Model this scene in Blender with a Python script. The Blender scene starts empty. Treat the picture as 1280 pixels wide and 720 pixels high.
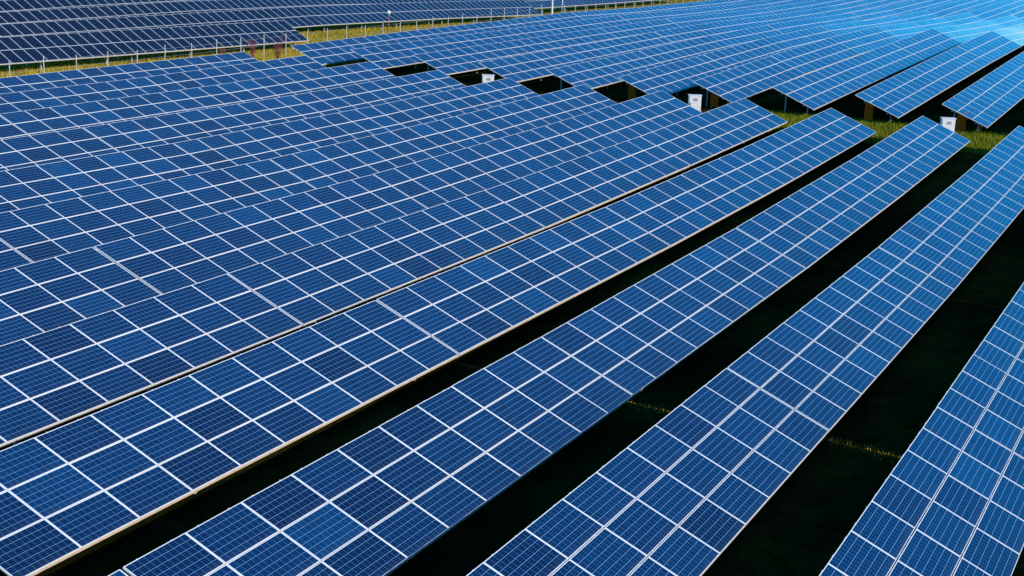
import bpy, math, random
from mathutils import Matrix, Vector
random.seed(7)
R = math.radians
scene = bpy.context.scene
COL = scene.collection
ZOFF = 13.0                      # camera height above the datum of the plain

# ------------------------------------------------------------------ camera
U = Vector((0.45186976, -0.21108989, 0.86674955))
H = Vector((-0.89110175, -0.15238611, 0.42745309))
G = Vector((0.04184956, -0.96551516, -0.25696124))
def cam2world(v): return Vector((U.dot(v), H.dot(v), G.dot(v)))
cr = cam2world(Vector((1, 0, 0))).normalized()
cu = cam2world(Vector((0, -1, 0))).normalized()
cb = cr.cross(cu).normalized()
cam_d = bpy.data.cameras.new('camera')
cam = bpy.data.objects.new('camera', cam_d); COL.objects.link(cam)
m3 = Matrix((cr, cu, cb)).transposed()
cam.matrix_world = Matrix.Translation((0, 0, ZOFF)) @ m3.to_4x4()
cam_d.sensor_width = 36; cam_d.lens = 1814.0 / 1280 * 36
cam_d.clip_start = 0.5; cam_d.clip_end = 9000
scene.camera = cam

def project(p):
    """world point -> photo pixel (1280 wide), used only to decide what is in view"""
    v = Vector(p) - Vector((0, 0, ZOFF))
    x, y, z = v.dot(cr), v.dot(cu), -v.dot(cb)
    if z < 1: return None
    return 640 + 1814 * x / z, 360 - 1814 * y / z

# ------------------------------------------------------------------ light
world = bpy.data.worlds.new('World'); scene.world = world; world.use_nodes = True
wn = world.node_tree
sky = wn.nodes.new('ShaderNodeTexSky'); sky.sky_type = 'NISHITA'; sky.sun_disc = False
SUN_EL, SUN_AZ = 25.1, 15.0
sky.sun_elevation = R(SUN_EL); sky.sun_rotation = R(180 + SUN_AZ)
sky.air_density = 1.0; sky.dust_density = 0.0; sky.ozone_density = 4.0; sky.altitude = 300
bg = wn.nodes['Background']; bg.inputs['Strength'].default_value = 0.15
hsv = wn.nodes.new('ShaderNodeHueSaturation'); hsv.inputs['Saturation'].default_value = 1.75
wn.links.new(sky.outputs[0], hsv.inputs['Color']); wn.links.new(hsv.outputs[0], bg.inputs[0])
sd = bpy.data.lights.new('sun', 'SUN'); sd.energy = 3.0; sd.angle = R(0.53); sd.color = (1.0, 0.91, 0.78)
so = bpy.data.objects.new('sun', sd); COL.objects.link(so)
ldir = Vector((math.sin(R(SUN_AZ)) * math.cos(R(SUN_EL)), math.cos(R(SUN_AZ)) * math.cos(R(SUN_EL)), -math.sin(R(SUN_EL))))
so.rotation_euler = ldir.to_track_quat('-Z', 'Y').to_euler(); so.location = (0, -40, 60)
scene.view_settings.view_transform = 'Standard'; scene.view_settings.look = 'None'
scene.view_settings.exposure = 0.75; scene.view_settings.gamma = 1.0

# ------------------------------------------------------------------ node helpers
class NT:
    def __init__(s, name):
        s.mat = bpy.data.materials.new(name); s.mat.use_nodes = True
        s.t = s.mat.node_tree; s.b = s.t.nodes['Principled BSDF']
    def new(s, k, **kw):
        n = s.t.nodes.new(k)
        for a, v in kw.items(): setattr(n, a, v)
        return n
    def link(s, a, b): s.t.links.new(a, b)
    def val(s, sock, v):
        if hasattr(v, 'is_output') or isinstance(v, bpy.types.NodeSocket): s.link(v, sock)
        else: sock.default_value = v
    def math(s, op, a, b=0.0, c=None, clamp=False):
        n = s.new('ShaderNodeMath', operation=op, use_clamp=clamp)
        s.val(n.inputs[0], a); s.val(n.inputs[1], b)
        if c is not None: s.val(n.inputs[2], c)
        return n.outputs[0]
    def mix(s, f, a, b, mode='MIX'):
        n = s.new('ShaderNodeMix', data_type='RGBA', blend_type=mode)
        s.val(n.inputs[0], f)
        for sock, v in ((n.inputs[6], a), (n.inputs[7], b)):
            if isinstance(v, tuple): sock.default_value = (*v, 1) if len(v) == 3 else v
            else: s.link(v, sock)
        return n.outputs[2]
    def ramp(s, f, stops, interp='LINEAR'):
        n = s.new('ShaderNodeValToRGB'); cr_ = n.color_ramp; cr_.interpolation = interp
        while len(cr_.elements) < len(stops): cr_.elements.new(0.5)
        for e, (p, c) in zip(cr_.elements, stops):
            e.position = p; e.color = (*c, 1)
        s.val(n.inputs[0], f); return n.outputs[0]
    def noise(s, scale, detail=3, vec=None, rough=0.5, w=None):
        n = s.new('ShaderNodeTexNoise'); n.inputs['Scale'].default_value = scale
        n.inputs['Detail'].default_value = detail; n.inputs['Roughness'].default_value = rough
        if vec is not None: s.link(vec, n.inputs['Vector'])
        return n.outputs[0]
    def base(s, c): s.val(s.b.inputs['Base Color'], (*c, 1) if isinstance(c, tuple) else c)
    def rough(s, v): s.val(s.b.inputs['Roughness'], v)

PL, PW = 1.646, 0.980             # landscape module, long and short side
FRW = 0.0095                       # visible face of the aluminium frame
TONES = [(0.0, (.0005, .0098, .042)), (.08, (.0003, .0125, .050)), (.2, (.0001, .0178, .063)),
         (.6, (.0001, .0210, .072)), (.9, (.0001, .0245, .082)), (1.0, (.0004, .037, .110))]
TONES_NAVY = [(0.0, (.004, .006, .015)), (.4, (.004, .007, .018)), (.8, (.005, .008, .022)), (1.0, (.006, .011, .030))]

def cell_material(name, L, W, nx, ny, tones, bx, by, wl, wc, line_col, ior):
    n = NT(name)
    tc = n.new('ShaderNodeTexCoord'); sp = n.new('ShaderNodeSeparateXYZ'); n.link(tc.outputs['Object'], sp.inputs[0])
    oi = n.new('ShaderNodeObjectInfo'); rnd = oi.outputs['Random']
    x, y = sp.outputs[0], sp.outputs[1]
    px = (L - 2 * bx) / nx; py = (W - 2 * by) / ny
    ux = n.math('DIVIDE', n.math('SUBTRACT', x, bx), px); uy = n.math('DIVIDE', n.math('SUBTRACT', y, by), py)
    fx = n.math('FRACT', ux); fy = n.math('FRACT', uy)
    dx = n.math('MULTIPLY', n.math('MINIMUM', fx, n.math('SUBTRACT', 1.0, fx)), px)
    dy = n.math('MULTIPLY', n.math('MINIMUM', fy, n.math('SUBTRACT', 1.0, fy)), py)
    linex = n.math('LESS_THAN', dx, wc / 2); liney = n.math('LESS_THAN', dy, wl / 2)
    # outside the cell field: the white backsheet border
    ox = n.math('GREATER_THAN', n.math('ABSOLUTE', n.math('SUBTRACT', x, L / 2)), L / 2 - bx)
    oy = n.math('GREATER_THAN', n.math('ABSOLUTE', n.math('SUBTRACT', y, W / 2)), W / 2 - by)
    border = n.math('MAXIMUM', ox, oy)
    # three thin busbars running along the long side of every cell row
    fb = n.math('FRACT', n.math('ADD', n.math('MULTIPLY', uy, 3.0), 0.5))
    bb = n.math('LESS_THAN', n.math('ABSOLUTE', n.math('SUBTRACT', fb, 0.5)), 0.0009 * 3 / py)
    # per cell variation
    cell = n.new('ShaderNodeCombineXYZ'); n.link(n.math('FLOOR', ux), cell.inputs[0]); n.link(n.math('FLOOR', uy), cell.inputs[1])
    n.link(n.math('MULTIPLY', rnd, 371.3), cell.inputs[2])
    wnz = n.new('ShaderNodeTexWhiteNoise', noise_dimensions='3D'); n.link(cell.outputs[0], wnz.inputs['Vector'])
    cr_off = n.new('ShaderNodeVectorMath', operation='ADD'); n.link(tc.outputs['Object'], cr_off.inputs[0])
    off = n.new('ShaderNodeCombineXYZ'); n.link(n.math('MULTIPLY', rnd, 93.0), off.inputs[2]); n.link(off.outputs[0], cr_off.inputs[1])
    vor = n.new('ShaderNodeTexVoronoi'); vor.inputs['Scale'].default_value = 55; n.link(cr_off.outputs[0], vor.inputs['Vector'])
    sv = n.new('ShaderNodeSeparateColor'); n.link(vor.outputs['Color'], sv.inputs[0])
    k = n.math('ADD', 0.83, n.math('ADD', n.math('MULTIPLY', wnz.outputs[0], 0.26), n.math('MULTIPLY', sv.outputs[0], 0.06)))
    col = n.ramp(rnd, tones)
    hs = n.new('ShaderNodeHueSaturation'); n.link(col, hs.inputs['Color']); n.link(k, hs.inputs['Value'])
    c = n.mix(n.math('MULTIPLY', bb, 0.5), hs.outputs[0], line_col)
    c = n.mix(n.math('MAXIMUM', n.math('MULTIPLY', linex, 0.6), liney), c, line_col)
    c = n.mix(border, c, (.72, .73, .74))
    dust = n.noise(3.0, 4, cr_off.outputs[0], 0.6)
    # thin dust film, thicker where rain leaves it above the lower frame
    low = n.math('MULTIPLY', n.math('SUBTRACT', 1.0, n.math('DIVIDE', y, .16, clamp=True), clamp=True), .06)
    film = n.math('MULTIPLY', dust, n.math('ADD', .003, low))
    c = n.mix(film, c, (.40, .37, .32))
    n.base(c)
    n.rough(n.math('ADD', 0.03, n.math('MULTIPLY', dust, 0.05)))
    n.b.inputs['IOR'].default_value = ior
    n.b.inputs['Specular Tint'].default_value = (.22, .70, 1.0, 1)     # blue anti-reflection coating
    return n.mat

M_CELL = cell_material('blue polycrystalline cells', PL, PW, 10, 6, TONES, 0.026, 0.0135, 0.0085, 0.0055, (.18, .31, .50), 1.40)
M_NAVY = cell_material('navy cells', 0.992, 1.65, 6, 10, TONES_NAVY, 0.022, 0.022, 0.003, 0.003, (.10, .13, .2), 1.33)

def metal(name, col, rough=0.4, metallic=0.0, var=0.12, scale=4, spec=.5):
    n = NT(name); oi = n.new('ShaderNodeTexCoord')
    f = n.noise(scale, 4, oi.outputs['Object'], 0.65)
    n.base(n.mix(f, tuple(c * (1 - var) for c in col), tuple(min(1, c * (1 + var)) for c in col)))
    n.rough(rough); n.b.inputs['Metallic'].default_value = metallic; n.b.inputs['Specular IOR Level'].default_value = spec
    return n.mat
M_ALU = metal('anodised aluminium', (.77, .745, .71), 0.38)
M_ALU_DULL = metal('dull aluminium', (.50, .49, .49), 0.5)
M_GALV = metal('galvanised steel', (.40, .41, .43), 0.45, 0.3, .25, 8)
def beam_material():
    n = NT('weathered buff edge beam'); tc = n.new('ShaderNodeTexCoord'); v = tc.outputs['Object']
    a = n.noise(3, 4, v, .7); b = n.noise(22, 3, v, .7)
    c = n.ramp(a, [(.3, (.50, .38, .26)), (.6, (.70, .57, .43))])
    n.base(n.mix(n.ramp(b, [(.60, (0, 0, 0)), (.70, (1, 1, 1))]), c, (.20, .13, .08))); n.rough(.6); return n.mat
M_BEAM = beam_material()
M_POST = metal('weathered fence post', (.48, .45, .41), .6, 0, .3, 3)
M_WHITE = metal('white painted steel', (.66, .62, .585), 0.4, 0, .06, 2)
M_BROWN = metal('brown weathered steel', (.88, .11, .006), 0.9, 0, .3, 3, .03)
M_DARK = metal('black plastic', (.03, .03, .032), 0.5)
M_CONC = metal('concrete', (.33, .32, .30), 0.9, 0, .2, 6)

def ground_material():
    n = NT('meadow ground'); tc = n.new('ShaderNodeNewGeometry'); p = tc.outputs['Position']
    sp = n.new('ShaderNodeSeparateXYZ'); n.link(p, sp.inputs[0])
    big = n.noise(.12, 4, p, .6); mid = n.noise(1.3, 5, p, .65); fine = n.noise(14, 4, p, .7)
    green = n.ramp(fine, [(.28, (.003, .004, .0006)), (.5, (.011, .015, .0012)), (.72, (.028, .030, .003))])
    dry = n.ramp(fine, [(.28, (.10, .075, .008)), (.5, (.30, .225, .024)), (.72, (.42, .33, .05))])
    # dry grass takes over along the fence, green dominates in the aisle
    fy = n.math('MULTIPLY', n.math('SUBTRACT', sp.outputs[1], 56.0), 0.09, clamp=True)
    f = n.math('ADD', n.math('MULTIPLY', fy, .85), n.math('MULTIPLY', n.math('SUBTRACT', n.math('ADD', big, mid), 0.95), 1.3), clamp=True)
    c = n.mix(f, green, dry)
    shade_soil = n.ramp(mid, [(.36, (0, 0, 0)), (.56, (1, 1, 1))])  # dark soil patches, near black to deepen the shade between the rows
    c = n.mix(n.math('MULTIPLY', n.math('MULTIPLY', shade_soil, .75), n.math('SUBTRACT', 1.0, n.math('MULTIPLY', fy, .8))), c, (.011, .008, .005))
    n.base(c); n.rough(.95); n.b.inputs['Specular IOR Level'].default_value = 0.0
    bmp = n.new('ShaderNodeBump'); bmp.inputs['Strength'].default_value = .8; bmp.inputs['Distance'].default_value = .08
    n.link(fine, bmp.inputs['Height']); n.link(bmp.outputs[0], n.b.inputs['Normal'])
    return n.mat
M_GROUND = ground_material()

def leaf_material(name, stops, rough=.6):
    n = NT(name); g = n.new('ShaderNodeNewGeometry')
    n.base(n.ramp(g.outputs['Random Per Island'], stops)); n.rough(rough)
    n.b.inputs['Specular IOR Level'].default_value = .2
    return n.mat
M_GRASS = leaf_material('grass blades', [(0, (.07, .105, .003)), (.6, (.17, .21, .004)), (1, (.30, .28, .012))], .9)
M_DRY = leaf_material('dry grass blades', [(0, (.20, .16, .008)), (.5, (.46, .34, .024)), (1, (.60, .42, .06))], .9)
M_RED = leaf_material('red autumn leaves', [(0, (.12, .015, .012)), (.6, (.26, .03, .025)), (1, (.22, .09, .03))])
M_RUST = leaf_material('russet leaves', [(0, (.09, .03, .012)), (.6, (.17, .065, .02)), (1, (.14, .10, .02))])
M_STEM = metal('dry stems', (.16, .10, .06), .9)

# ------------------------------------------------------------------ mesh helpers
class MB:
    def __init__(s): s.v = []; s.f = []; s.mi = []
    def box(s, x0, x1, y0, y1, z0, z1, mi=0, T=None):
        b = len(s.v); P = [(x, y, z) for z in (z0, z1) for y in (y0, y1) for x in (x0, x1)]
        s.v += [tuple(T @ Vector(p)) if T else p for p in P]
        for q in ((0, 2, 3, 1), (4, 5, 7, 6), (0, 1, 5, 4), (2, 6, 7, 3), (0, 4, 6, 2), (1, 3, 7, 5)):
            s.f.append(tuple(b + i for i in q)); s.mi.append(mi)
    def tube(s, a, b_, r0, r1=None, n=8, mi=0, caps=True):
        r1 = r0 if r1 is None else r1
        a, b_ = Vector(a), Vector(b_); d = (b_ - a).normalized()
        e = d.orthogonal().normalized(); g = d.cross(e); o = len(s.v)
        for c, r in ((a, r0), (b_, r1)):
            for k in range(n):
                t = 2 * math.pi * k / n; s.v.append(tuple(c + e * math.cos(t) * r + g * math.sin(t) * r))
        for k in range(n):
            j = (k + 1) % n; s.f.append((o + k, o + j, o + n + j, o + n + k)); s.mi.append(mi)
        if caps:
            s.f.append(tuple(o + k for k in reversed(range(n)))); s.mi.append(mi)
            s.f.append(tuple(o + n + k for k in range(n))); s.mi.append(mi)
    def lathe(s, prof, c=(0, 0, 0), n=16, mi=0):
        o = len(s.v)
        for r, z in prof:
            for k in range(n):
                t = 2 * math.pi * k / n; s.v.append((c[0] + r * math.cos(t), c[1] + r * math.sin(t), c[2] + z))
        for i in range(len(prof) - 1):
            for k in range(n):
                j = (k + 1) % n; s.f.append((o + i * n + k, o + i * n + j, o + (i + 1) * n + j, o + (i + 1) * n + k)); s.mi.append(mi)
    def mesh(s, name, *mats):
        me = bpy.data.meshes.new(name); me.from_pydata(s.v, [], s.f); me.polygons.foreach_set('material_index', s.mi)
        for m in mats: me.materials.append(m)
        me.update(); return me

def obj(name, me, parent=None, loc=(0, 0, 0), rot=(0, 0, 0)):
    o = bpy.data.objects.new(name, me); COL.objects.link(o)
    if parent is not None: o.parent = parent
    o.location = loc; o.rotation_euler = rot; return o
def thing(name, label, cat, loc, rot=(0, 0, 0), group=None, me=None):
    o = obj(name, me, None, loc, rot); o['label'] = label; o['category'] = cat
    if group: o['group'] = group
    return o

# ------------------------------------------------------------------ terrain
# height of the tables' low edge, row by row (k) along the row (x); the ground lies LOW below it
NX = [-15.6, 1.0, 17.6, 34.2, 50.8, 67.4, 84.0]
FX = [89.6 + 16.6 * i for i in range(11)]
NEAR = {
 0: [-12.47, -12.46, -12.44, -12.40, -12.38, -12.25, -11.95],
 1: [-12.38, -12.38, -12.38, -12.39, -12.40, -12.20, -11.86],
 2: [-12.46, -12.46, -12.47, -12.48, -12.43, -12.20, -11.86],
 3: [-12.24, -12.24, -12.24, -12.29, -12.34, -12.22, -11.94],
 4: [-12.25, -12.25, -12.26, -12.33, -12.35, -12.18, -11.88],
 5: [-12.20, -12.20, -12.22, -12.25, -12.33, -12.20, -11.92],
 6: [-11.95, -11.95, -11.98, -12.06, -12.30, -12.25, -12.05],
 7: [-11.85, -11.85, -11.85, -11.90, -12.20, -12.25, -12.10],
 8: [-11.90, -11.90, -11.90, -11.92, -12.05, -12.15, -12.05],
 9: [-11.95, -11.95, -11.95, -11.95, -11.96, -12.05, -11.95],
 10: [-11.95, -11.95, -11.95, -11.95, -11.95, -12.08, -11.98],
 11: [-12.05, -12.05, -12.05, -12.05, -12.05, -12.10, -12.18]}
FAR = {
 0: [-11.85, -11.40, -10.90, -10.60, -11.0, -11.45, -11.75, -11.6, -11.5, -11.4, -11.3],
 1: [-11.80, -11.35, -10.88, -10.60, -11.0, -11.45, -11.75, -11.6, -11.5, -11.4, -11.3],
 2: [-11.76, -11.30, -10.87, -10.60, -11.05, -11.5, -11.8, -11.65, -11.5, -11.4, -11.3],
 3: [-11.72, -11.30, -10.93, -10.67, -11.2, -11.65, -11.9, -11.7, -11.55, -11.4, -11.3],
 4: [-11.75, -11.40, -11.12, -10.83, -11.32, -11.74, -11.95, -11.75, -11.6, -11.45, -11.3],
 5: [-11.85, -11.38, -11.08, -11.06, -11.48, -11.85, -12.02, -11.8, -11.6, -11.45, -11.3],
 6: [-12.05, -11.75, -11.45, -11.42, -11.75, -12.02, -12.12, -11.85, -11.65, -11.5, -11.3],
 7: [-12.05, -11.9, -11.7, -11.7, -11.85, -12.0, -12.05, -11.9, -11.7, -11.5, -11.3],
 8: [-12.00, -11.9, -11.8, -11.8, -12.0, -12.1, -12.1, -11.95, -11.75, -11.5, -11.3],
 9: [-11.92, -11.88, -11.85, -11.85, -12.05, -12.2, -12.2, -12.05, -11.85, -11.6, -11.4],
 10: [-11.96, -11.92, -11.9, -11.9, -12.15, -12.3, -12.3, -12.15, -11.95, -11.7, -11.5],
 11: [-12.12, -12.0, -11.98, -11.92, -12.25, -12.36, -12.42, -12.3, -12.1, -11.9, -11.7]}
Y0, DY = 2.6, 5.27
LOW = 0.55
ALLX = NX + FX
ROWZ = {k: NEAR[k] + FAR[k] for k in NEAR}
def lerp_row(k, x):
    z = ROWZ[k]
    if x <= ALLX[0]: return z[0]
    for i in range(len(ALLX) - 1):
        if x <= ALLX[i + 1]:
            t = (x - ALLX[i]) / (ALLX[i + 1] - ALLX[i]); return z[i] * (1 - t) + z[i + 1] * t
    return z[-1]
def low_z(x, y):
    r = min(max((y - Y0) / DY, 0), 11); k = min(int(r), 10); t = r - k
    z = lerp_row(k, x) * (1 - t) + lerp_row(k + 1, x) * t
    if y > 64:                                   # the plain behind the fence
        s_ = min((y - 64) / 8, 1); z = z * (1 - s_) + (far_low(x) + hill(x, y)) * s_
    return z
def table(pts, x):
    if x <= pts[0][0]: return pts[0][1]
    for (a, za), (b, zb) in zip(pts, pts[1:]):
        if x <= b: t = (x - a) / (b - a); return za + (zb - za) * t
    return pts[-1][1]
def far_low(x): return table([(60, -12.2), (110, -12.2), (132, -12.35), (147, -12.5), (168, -12.9), (230, -12.9)], x)
def far_rise(x): return table([(60, .18), (80, .22), (104, .42), (110, .5), (132, .3), (147, .2), (168, .15), (230, .15)], x)
BASE = [(40, 80.45), (74, 75.94), (104.6, 71.9), (110.0, 71.25), (132, 70.1), (147, 68.15), (167.5, 66.9), (200, 64.5), (260, 60)]
def hill(x, y): return min(max((y - table(BASE, x)) / 5.8, -.3), 7) * far_rise(x)
def ground_z(x, y): return low_z(x, y) - LOW - (0.25 if y > 70 else 0.25 * max(0, (y - 64) / 6)) + ZOFF

def build_ground():
    xs = [-3000, -1200, -400, -120, -60, -30] + [-20 + 1.5 * i for i in range(200)] + [300, 340, 400, 600, 1200, 3500]
    ys = [-3000, -1200, -400, -120, -60, -30] + [-20 + 1.3 * i for i in range(108)] + [125, 140, 180, 300, 700, 1500, 3500]
    rnd = random.Random(3); v = []; f = []
    for y in ys:
        for x in xs:
            z = ground_z(x, y)
            if abs(x) > 320 or y < -40 or y > 130: z = min(z, 0.3)
            v.append((x, y, z + rnd.uniform(-.025, .025)))
    w = len(xs)
    for j in range(len(ys) - 1):
        for i in range(w - 1):
            a = j * w + i; f.append((a, a + 1, a + w + 1, a + w))
    me = bpy.data.meshes.new('ground'); me.from_pydata(v, [], f); me.materials.append(M_GROUND)
    for p in me.polygons: p.use_smooth = True
    o = obj('ground', me); o['kind'] = 'structure'
build_ground()

# ------------------------------------------------------------------ module and table parts
def frame_ring(mb, L, W, mi=0, d=0.038):
    w = FRW; zt, zb = 0.003, -d
    mb.box(0, L, 0, w, zb, zt, mi); mb.box(0, L, W - w, W, zb, zt, mi)
    mb.box(0, w, w, W - w, zb, zt, mi); mb.box(L - w, L, w, W - w, zb, zt, mi)
def laminate(mb, L, W, mi=0):
    w = FRW; mb.box(w, L - w, w, W - w, -.008, 0, mi)
def me_laminate(L, W, m, name):
    mb = MB(); laminate(mb, L, W); return mb.mesh(name, m)
def me_frame(L, W, name):
    mb = MB(); frame_ring(mb, L, W); return mb.mesh(name, M_ALU)
def me_whole(L, W, m, name):
    mb = MB(); laminate(mb, L, W, 0); frame_ring(mb, L, W, 1); return mb.mesh(name, m, M_ALU_DULL if m is M_NAVY else M_ALU)

TILT = R(22.2)
class Kind: pass
def make_kind(L, W, pu, pv, nu, nv, mat, tilt, full, tag):
    K = Kind(); K.L, K.W, K.pu, K.pv, K.nu, K.nv, K.tilt, K.full = L, W, pu, pv, nu, nv, tilt, full
    K.lam = me_laminate(L, W, mat, tag + '_laminate'); K.fr = me_frame(L, W, tag + '_frame'); K.whole = me_whole(L, W, mat, tag + '_module')
    S = nv * pv; X = nu * pu
    # slope rail with an end clamp at both tips (x = 0 is its centre line, y up the slope)
    mb = MB(); mb.box(-.022, .022, .06, S - pv + W + .014, -.080, -.040)
    for y in (S - pv + W + .003,):
        mb.box(-.014, .014, y, y + .010, -.040, .004)
    K.rail = mb.mesh('rail', M_ALU)
    mb = MB(); mb.box(.05, X - .07, -.035, .035, -.165, -.087); K.purlin = mb.mesh('purlin', M_GALV)
    mb = MB(); mb.box(.01, X - .02, .002, .055, -.112 if full else -.085, -.040); K.beam = mb.mesh('edge_beam', M_BEAM)
    return K
K3F = make_kind(PL, PW, 1.6535, 1.005, 10, 3, M_CELL, TILT, True, 'blue')
K3S = make_kind(PL, PW, 1.6535, 1.005, 10, 3, M_CELL, TILT, False, 'blue')
K2P = make_kind(0.992, 1.65, 1.008, 1.665, 20, 2, M_NAVY, R(26), False, 'navy')

def make_proto(K, low, name):
    root = obj(name, None)
    ct, st = math.cos(K.tilt), math.sin(K.tilt)
    def on(y, z=0): return (y * ct - z * st, low + y * st + z * ct)      # slope coords -> local y,z
    for i in range(K.nu):
        for j in range(K.nv):
            y, z = on(j * K.pv)
            rot = (K.tilt, 0, 0)
            p = obj('solar_panel', K.lam if K.full else K.whole, root, (i * K.pu, y, z), rot)
            if K.full: obj('panel_frame', K.fr, p)
    if K.full:
        for i in range(K.nu):
            for a in (.36, 1.28):
                y, z = on(0); obj('rail', K.rail, root, (i * K.pu + a, y, z), (K.tilt, 0, 0))
    y, z = on(0); obj('edge_beam', K.beam, root, (0, y, z), (K.tilt, 0, 0))
    S = K.nv * K.pv
    for t in (.24, .76):
        y, z = on(S * t); obj('purlin', K.purlin, root, (0, y, z), (K.tilt, 0, 0))
        yb, zb = on(S * t, -.165)
        mb = MB(); mb.box(-.05, .05, -.035, .035, -.6, zb - .004); me = mb.mesh('post', M_GALV)
        n = 4
        for q in range(n): obj('post', me, root, (1.2 + q * (K.nu * K.pu - 2.4) / (n - 1), yb, 0))
    return root
P_FULL = make_proto(K3F, LOW, 'solar_table'); P_SIMPLE = make_proto(K3S, LOW, 'solar_table'); P_NAVY = make_proto(K2P, LOW + .25, 'solar_table')

def copy_thing(proto, loc, rot, label, cat, group, jit):
    r = proto.copy(); COL.objects.link(r); r.location = loc; r.rotation_euler = rot
    r['label'] = label; r['category'] = cat; r['group'] = group
    for ch in proto.children:
        c = ch.copy(); COL.objects.link(c); c.parent = r
        if ch.name.startswith('solar_panel'):
            e = c.rotation_euler; c.rotation_euler = (e.x + R(random.gauss(0, jit)), e.y + R(random.gauss(0, jit)), 0)
        for g in ch.children:
            d = g.copy(); COL.objects.link(d); d.parent = c
    return r
def drop(proto):
    for ch in list(proto.children):
        for g in list(ch.children): bpy.data.objects.remove(g)
        bpy.data.objects.remove(ch)
    bpy.data.objects.remove(proto)

def in_view(x0, x1, y, z, S=2.81, h=1.14, mg=0):
    """does any part of the sloping table top fall inside the photo?"""
    n = 0
    for i in range(21):
        x = x0 + (x1 - x0) * i / 20
        for t in (0, .5, 1):
            p = project((x, y + S * t, z + h * t))
            if p and -mg < p[0] < 1280 + mg and -mg < p[1] < 720 + mg: n += 1
    return n
ORD = ['first', 'second', 'third', 'fourth', 'fifth', 'sixth', 'seventh', 'eighth', 'ninth', 'tenth', 'eleventh', 'twelfth', 'thirteenth']

def place(proto, K, k, x0, x1, z0, z1, label, group, jit):
    sl = math.atan2(z1 - z0, x1 - x0)
    y = Y0 + DY * k
    return copy_thing(proto, (x0, y, z0 - LOW + ZOFF), (R(random.gauss(0, .12 if k < 12 and x0 < 84 else .3)), -sl, R(random.gauss(0, .03))), label, 'solar table', group, jit)

for k in range(12):
    Z = NEAR[k]; tabs = []
    for j in range(6):
        x0, x1 = NX[5 - j], NX[6 - j]
        if in_view(x0, x1, Y0 + DY * k, (Z[5 - j] + Z[6 - j]) / 2 + ZOFF) or (k == 0 and j < 2): tabs.append(j)  # first row also gets tables out of view, added for their shade
    for j in tabs:
        x0, x1, z0, z1 = NX[5 - j], NX[6 - j], Z[5 - j], Z[6 - j]
        row = ORD[k]
        cut = project((x0, Y0 + DY * k + 1.4, (z0 + .5) + ZOFF))
        cutl = cut is None or cut[0] < 0
        if k == 0:
            label = ['', 'blue solar table cut off by right edge, highest in the bottom right corner row',
                     'blue solar table along right edge, middle of the bottom right corner row',
                     'blue solar table lowest in the bottom right corner, cut by bottom edge'][min(j, 3)] or 'blue solar table out of sight beyond the right edge, last of corner row'
        elif j == 0: label = f'blue solar table at the aisle end of the {row} row from bottom right'
        elif j == tabs[-1]: label = f'blue solar table at the {"bottom" if k < 4 else "left"} edge end of the {row} row from bottom right'
        else: label = f'{ORD[j]} blue solar table back from aisle in the {row} row from bottom right'
        near = (x0 + x1) / 2 < 62 or k < 2
        place(P_FULL if near else P_SIMPLE, K3F, k, x0, x1, z0, z1, label, 'blue solar tables on this side of the aisle', .10)

for x0, x1, a in ((17.6, 34.2, 'nearest'), (34.2, 50.8, 'second')):  # unseen row, added to shade the ground at the corner
    place(P_SIMPLE, K3S, -1, x0, x1, -12.45, -12.42, f'{a} blue solar table of the row just outside the bottom right corner', 'blue solar tables on this side of the aisle', .10)

for k in range(12):
    Z = FAR[k]; row = ORD[11 - k]
    for j in range(10):
        x0, x1 = FX[j], FX[j + 1]
        if not in_view(x0, x1, Y0 + DY * k, (Z[j] + Z[j + 1]) / 2 + ZOFF) and not (k in (0, 1, 2) and j < 6): continue  # lowest far rows keep unseen tables, added for the shade they cast
        if j == 0: label = f'blue solar table first past the aisle in the {row} far row from the fence'
        else: label = f'{ORD[j]} blue solar table past the aisle in the {row} far row from the fence'
        place(P_SIMPLE, K3S, k, x0, x1, Z[j], Z[j + 1], label, 'blue solar tables beyond the aisle', .12)

# ------------------------------------------------------------------ navy block beyond the fence
def offs(pts, d):
    out = []
    for i, (x, y) in enumerate(pts):
        a = pts[max(i - 1, 0)]; b = pts[min(i + 1, len(pts) - 1)]
        t = Vector((b[0] - a[0], b[1] - a[1])).normalized(); out.append((x - t.y * d, y + t.x * d, far_low(x) + far_rise(x) * d / 5.75))
    return out
def along(pts, s):
    for a, b in zip(pts, pts[1:]):
        L = math.hypot(b[0] - a[0], b[1] - a[1])
        if s <= L: t = s / L; return [a[i] + (b[i] - a[i]) * t for i in range(3)]
        s -= L
    return list(pts[-1])
def arc_of_x(pts, x):
    s = 0
    for a, b in zip(pts, pts[1:]):
        L = math.hypot(b[0] - a[0], b[1] - a[1])
        if x <= b[0]: return s + L * (x - a[0]) / (b[0] - a[0])
        s += L
    return s
TL = 20 * 1.008 + .01
for r in range(6):
    pts = offs(BASE, 5.75 * r)
    xend = [104.5, 154.0, 205, 240, 240, 240][r]
    s = arc_of_x(pts, xend); n = 0
    todo = []
    while s - TL > 2 and n < 12:
        a, b = along(pts, s - TL), along(pts, s); s -= TL; n += 1
        if in_view(a[0], b[0], (a[1] + b[1]) / 2, (a[2] + b[2]) / 2 + ZOFF, 3.0, 1.46): todo.append((a, b))
    for q, (a, b) in enumerate(todo):
        pos = 'at the right end' if q == 0 else (f'{ORD[q]} from the right end')
        label = f'navy solar table {pos} of the {ORD[r]} row behind the fence'
        az = math.atan2(b[1] - a[1], b[0] - a[0]); L = math.hypot(b[0] - a[0], b[1] - a[1])
        copy_thing(P_NAVY, (a[0], a[1], a[2] - LOW - .25 + ZOFF), (0, -math.atan2(b[2] - a[2], L), az), label, 'solar table', 'navy solar tables behind the fence', .1)
for p in (P_FULL, P_SIMPLE, P_NAVY): drop(p)

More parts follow.
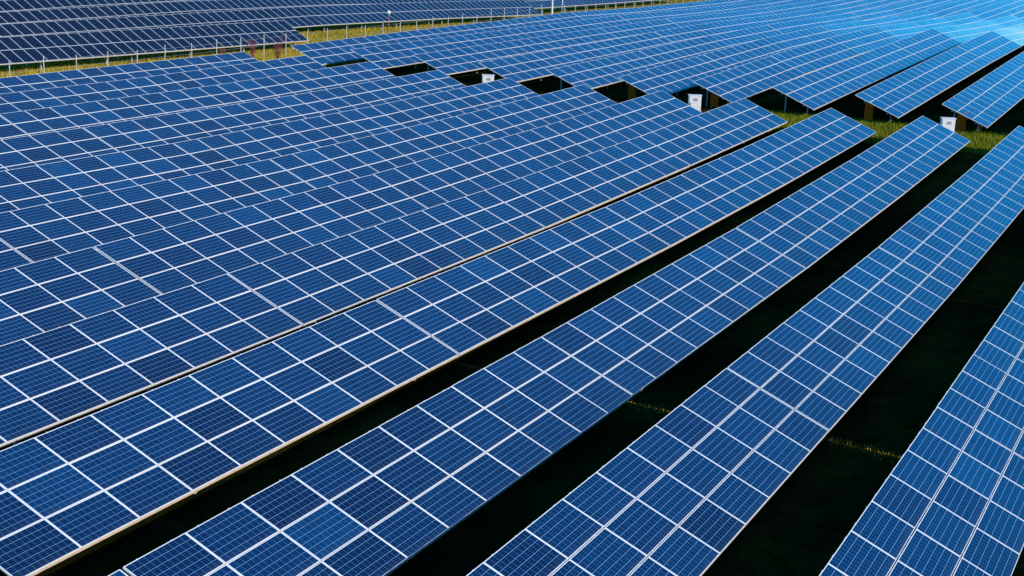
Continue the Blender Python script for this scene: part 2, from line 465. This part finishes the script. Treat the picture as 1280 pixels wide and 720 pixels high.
# ------------------------------------------------------------------ fence, gate, poles
FY = 66.9
def make_fence():
    root = thing('wire_fence', 'long wire fence of thin white posts between the blue and navy solar panels', 'fence', (0, 0, 0))
    x = 59.7; i = 0; xs = []
    while x < 232:
        xs.append(x)
        x += 2.86
    for x in xs:
        z = ground_z(x, FY); h = 2.25 + (.22 if 127 < x < 146 else 0) + random.uniform(-.12, .10); lean = random.uniform(-.03, .03)
        mb = MB(); mb.tube((0, 0, -.3), (lean, random.uniform(-.03, .03), h), .030, n=6)
        obj('post', mb.mesh('fence_post', M_POST), root, (x, FY, z))
    for hh in (.35, .95, 1.5, 2.05):
        mb = MB()
        for a, b in zip(xs, xs[1:]):
            mb.tube((a, FY - .05, ground_z(a, FY) + hh), (b, FY - .05, ground_z(b, FY) + hh), .006, n=4, caps=False)
        obj('wire', mb.mesh('fence_wire', M_GALV), root)
make_fence()
def make_pole(px, py_, h, r, label, arm):
    z = ground_z(px, py_)
    root = thing('metal_pole', label, 'pole', (px, py_, z))
    mb = MB(); mb.tube((0, 0, -.3), (0, 0, h), r, r * .85, n=10); obj('shaft', mb.mesh('pole_shaft', M_WHITE), root)
    mb = MB(); mb.lathe([(0, h + .02), (r, h), (r, h - .04)], n=10); obj('cap', mb.mesh('pole_cap', M_GALV), root)
    if arm:
        mb = MB(); mb.tube((0, 0, arm), (-1.1, .5, arm), .05, n=6); obj('arm', mb.mesh('pole_arm', M_WHITE), root)
make_pole(142.2, FY - .1, 4.6, .10, 'thick white pole with side arm standing in the fence at top centre', 3.1)
make_pole(145.6, FY + .3, 4.2, .055, 'slim white pole right of the thick pole in the fence', 0)
def make_lamp():
    x, y = 114.6, 70.2; z = ground_z(x, y)
    root = thing('floodlight', 'small round white floodlight on a thin post in front of navy panels', 'floodlight', (x, y, z))
    mb = MB(); mb.tube((0, 0, -.2), (0, 0, 2.7), .035, n=8); obj('post', mb.mesh('lamp_post', metal('red oxide steel', (.32, .10, .07), .6)), root)
    mb = MB(); mb.lathe([(0, -.2), (.10, -.16), (.17, -.06), (.185, .02), (.14, .11), (.06, .17), (0, .18)], n=16); obj('head', mb.mesh('lamp_head', M_WHITE), root, (0, 0, 2.85))
make_lamp()

# ------------------------------------------------------------------ cabinets in the aisle
def make_cabinet(x, y, w, d, h, rot, label):
    z = ground_z(x, y)
    root = thing('electrical_cabinet', label, 'cabinet', (x, y, z), (0, 0, rot), 'white cabinets along the aisle')
    mb = MB(); mb.box(-w / 2 - .06, w / 2 + .06, -d / 2 - .06, d / 2 + .06, -.3, .10); obj('plinth', mb.mesh('cabinet_plinth', M_CONC), root)
    mb = MB(); mb.box(-w / 2, w / 2, -d / 2, d / 2, .102, h); obj('body', mb.mesh('cabinet_body', M_WHITE), root)
    mb = MB(); mb.box(-w / 2 - .03, w / 2 + .03, -d / 2 - .04, d / 2 + .04, h + .002, h + .05); obj('roof', mb.mesh('cabinet_roof', M_WHITE), root)
    mb = MB(); mb.box(-w / 2 + .04, w / 2 - .04, -d / 2 - .025, -d / 2 - .003, .15, h - .05)
    dr = obj('door', mb.mesh('cabinet_door', M_WHITE), root)
    mb = MB()
    for q in range(5): mb.box(-.12, .16, -d / 2 - .034, -d / 2 - .026, h * .70 + q * .035, h * .70 + q * .035 + .016)
    obj('vent', mb.mesh('cabinet_vent', M_DARK), dr)
    mb = MB(); mb.tube((w / 2 - .1, d / 2 + .03, -.2), (w / 2 - .1, d / 2 + .03, h * .6), .025, n=8); obj('conduit', mb.mesh('cabinet_conduit', M_GALV), root)
    mb = MB(); mb.box(-w / 2 + .08, -w / 2 + .12, -d / 2 - .06, -d / 2 - .027, h * .42, h * .58); obj('handle', mb.mesh('cabinet_handle', M_DARK), dr)
CABS = [(88.0, 31.0, 'white electrical cabinet with dark handle standing in the widest dark aisle hole'),
        (88.0, 15.2, 'white electrical cabinet behind the second row end near the right picture edge'),
        (88.0, 45.9, 'small looking white electrical cabinet farthest left in the dark aisle holes')]
for x, y, l in CABS: make_cabinet(x, y, .80, .34, 1.06, R(-62), l)

def make_board(x, y, label):
    z = ground_z(x, y)
    root = thing('combiner_cabinet', label, 'cabinet', (x, y, z), (0, 0, R(-75)), 'brown cabinets under the table ends')
    mb = MB(); mb.box(-.26, .26, -.10, .10, .10, 1.15); obj('body', mb.mesh('brown_body', M_BROWN), root)
    mb = MB(); mb.box(-.22, .22, -.125, -.103, .14, 1.11); obj('door', mb.mesh('brown_door', M_BROWN), root)
    for s in (-1, 1):
        mb = MB(); mb.box(s * .17 - .02, s * .17 + .02, -.06, .06, -.3, .098); obj('leg', mb.mesh('brown_leg', M_GALV), root)
for k, dy, l in ((2, 1.66, 'brown steel cabinet in shade beside the white cabinet at right edge'), (3, 2.0, 'brown steel cabinet in shade under the table end left of the right edge'),
             (5, 1.5, 'brown steel cabinet in shade right of the white cabinet with handle'), (6, 2.0, 'brown steel cabinet alone in a dark aisle hole without white cabinet')):
    make_board(90.3, Y0 + DY * k + dy, l)

# ------------------------------------------------------------------ plants
def blades(name, mat, spots, hmin, hmax, seed):
    rnd = random.Random(seed); v = []; f = []
    for x, y in spots:
        z = ground_z(x, y) - .02; h = rnd.uniform(hmin, hmax); a = rnd.uniform(0, 6.28); w = rnd.uniform(.008, .02)
        lx, ly = rnd.uniform(-.5, .5) * h, rnd.uniform(-.5, .5) * h; b = len(v)
        v += [(x - math.cos(a) * w, y - math.sin(a) * w, z), (x + math.cos(a) * w, y + math.sin(a) * w, z), (x + lx, y + ly, z + h)]
        f.append((b, b + 1, b + 2))
    me = bpy.data.meshes.new(name); me.from_pydata(v, [], f); me.materials.append(mat)
    o = obj(name, me); o['kind'] = 'stuff'; return o
rg = random.Random(11)
sp = []
while len(sp) < 60000:
    x, y = rg.uniform(83, 91), rg.uniform(3, 30)
    sp.append((x, y))
g = blades('grass', M_GRASS, sp, .05, .24, 5); g['label'] = 'short green grass in the aisle between table ends'; g['category'] = 'grass'
sp = []
while len(sp) < 90000:
    x, y = rg.uniform(62, 150), rg.uniform(61, 78)
    if rg.random() < .55 or x < 112: sp.append((x, y))
g = blades('dry_grass', M_DRY, sp, .06, .32, 6); g['label'] = 'yellow dry grass along the fence'; g['category'] = 'grass'
sp = []
for i in range(650):
    y = rg.choice((rg.uniform(5.2, 8.6), rg.uniform(10.6, 13.8))); sp.append((rg.gauss(34.6 + .27 * ((y - 5.2) % 5.3) * .5, .16), y))
g = blades('weeds', M_DRY, sp, .03, .11, 9); g['label'] = 'sparse dry weeds in the strips of light between rows'; g['category'] = 'weeds'

def shrub(x, y, h, w, mat, label, seed):
    rnd = random.Random(seed); z = ground_z(x, y)
    root = thing('shrub', label, 'shrub', (x, y, z), group='shrubs along the fence')
    mb = MB(); lv = []; tips = []
    for i in range(9):
        a = rnd.uniform(0, 6.28); l = rnd.uniform(.55, 1) * h; s = rnd.uniform(.1, .5) * w
        tip = (math.cos(a) * s, math.sin(a) * s, l); mb.tube((0, 0, -.05), tip, .018, .006, 5, caps=False); tips.append(tip)
    obj('stem', mb.mesh('shrub_stem', M_STEM), root)
    v = []; f = []
    for i in range(420):
        t = rnd.choice(tips); q = rnd.uniform(.35, 1.05)
        c = Vector((t[0] * q + rnd.gauss(0, .09), t[1] * q + rnd.gauss(0, .09), max(.08, t[2] * q + rnd.gauss(0, .09))))
        e = Vector((rnd.gauss(0, 1), rnd.gauss(0, 1), rnd.gauss(0, 1))).normalized(); g_ = e.orthogonal().normalized(); s = rnd.uniform(.03, .07); b = len(v)
        v += [tuple(c - e * s), tuple(c + g_ * s * .6), tuple(c + e * s), tuple(c - g_ * s * .6)]; f.append((b, b + 1, b + 2, b + 3))
    me = bpy.data.meshes.new('shrub_leaves'); me.from_pydata(v, [], f); me.materials.append(mat); obj('foliage', me, root)
SHRUBS = [(84.6, 69.0, 1.1, .9, M_RUST, 'low russet shrub under the navy panels left of the red ones'),
          (88.0, 68.4, 1.7, .7, M_RED, 'leftmost red autumn shrub beside a white fence post'),
          (91.0, 67.9, 1.9, .7, M_RED, 'middle red autumn shrub beside the double fence post'),
          (94.2, 67.8, 1.9, .8, M_RED, 'rightmost red autumn shrub where the dry mound meets the blue panels'),
          (121.5, 69.0, 1.2, 1.0, M_RUST, 'russet shrub below navy panels right of the round floodlight'),
          (79.6, 69.6, .9, 1.0, M_RUST, 'leftmost low russet shrub in the shade below the navy panels'),
          (128.6, 68.6, 1.1, 1.2, M_RUST, 'russet shrub between fence posts just left of the dark red one'),
          (154.5, 68.4, 1.2, 1.2, M_RED, 'dark red shrub below navy panels right of the slim white pole'),
          (132.5, 68.7, 1.1, 1.2, M_RED, 'dark red shrub below navy panels left of the thick white pole')]
for i, s in enumerate(SHRUBS): shrub(*s, seed=20 + i)
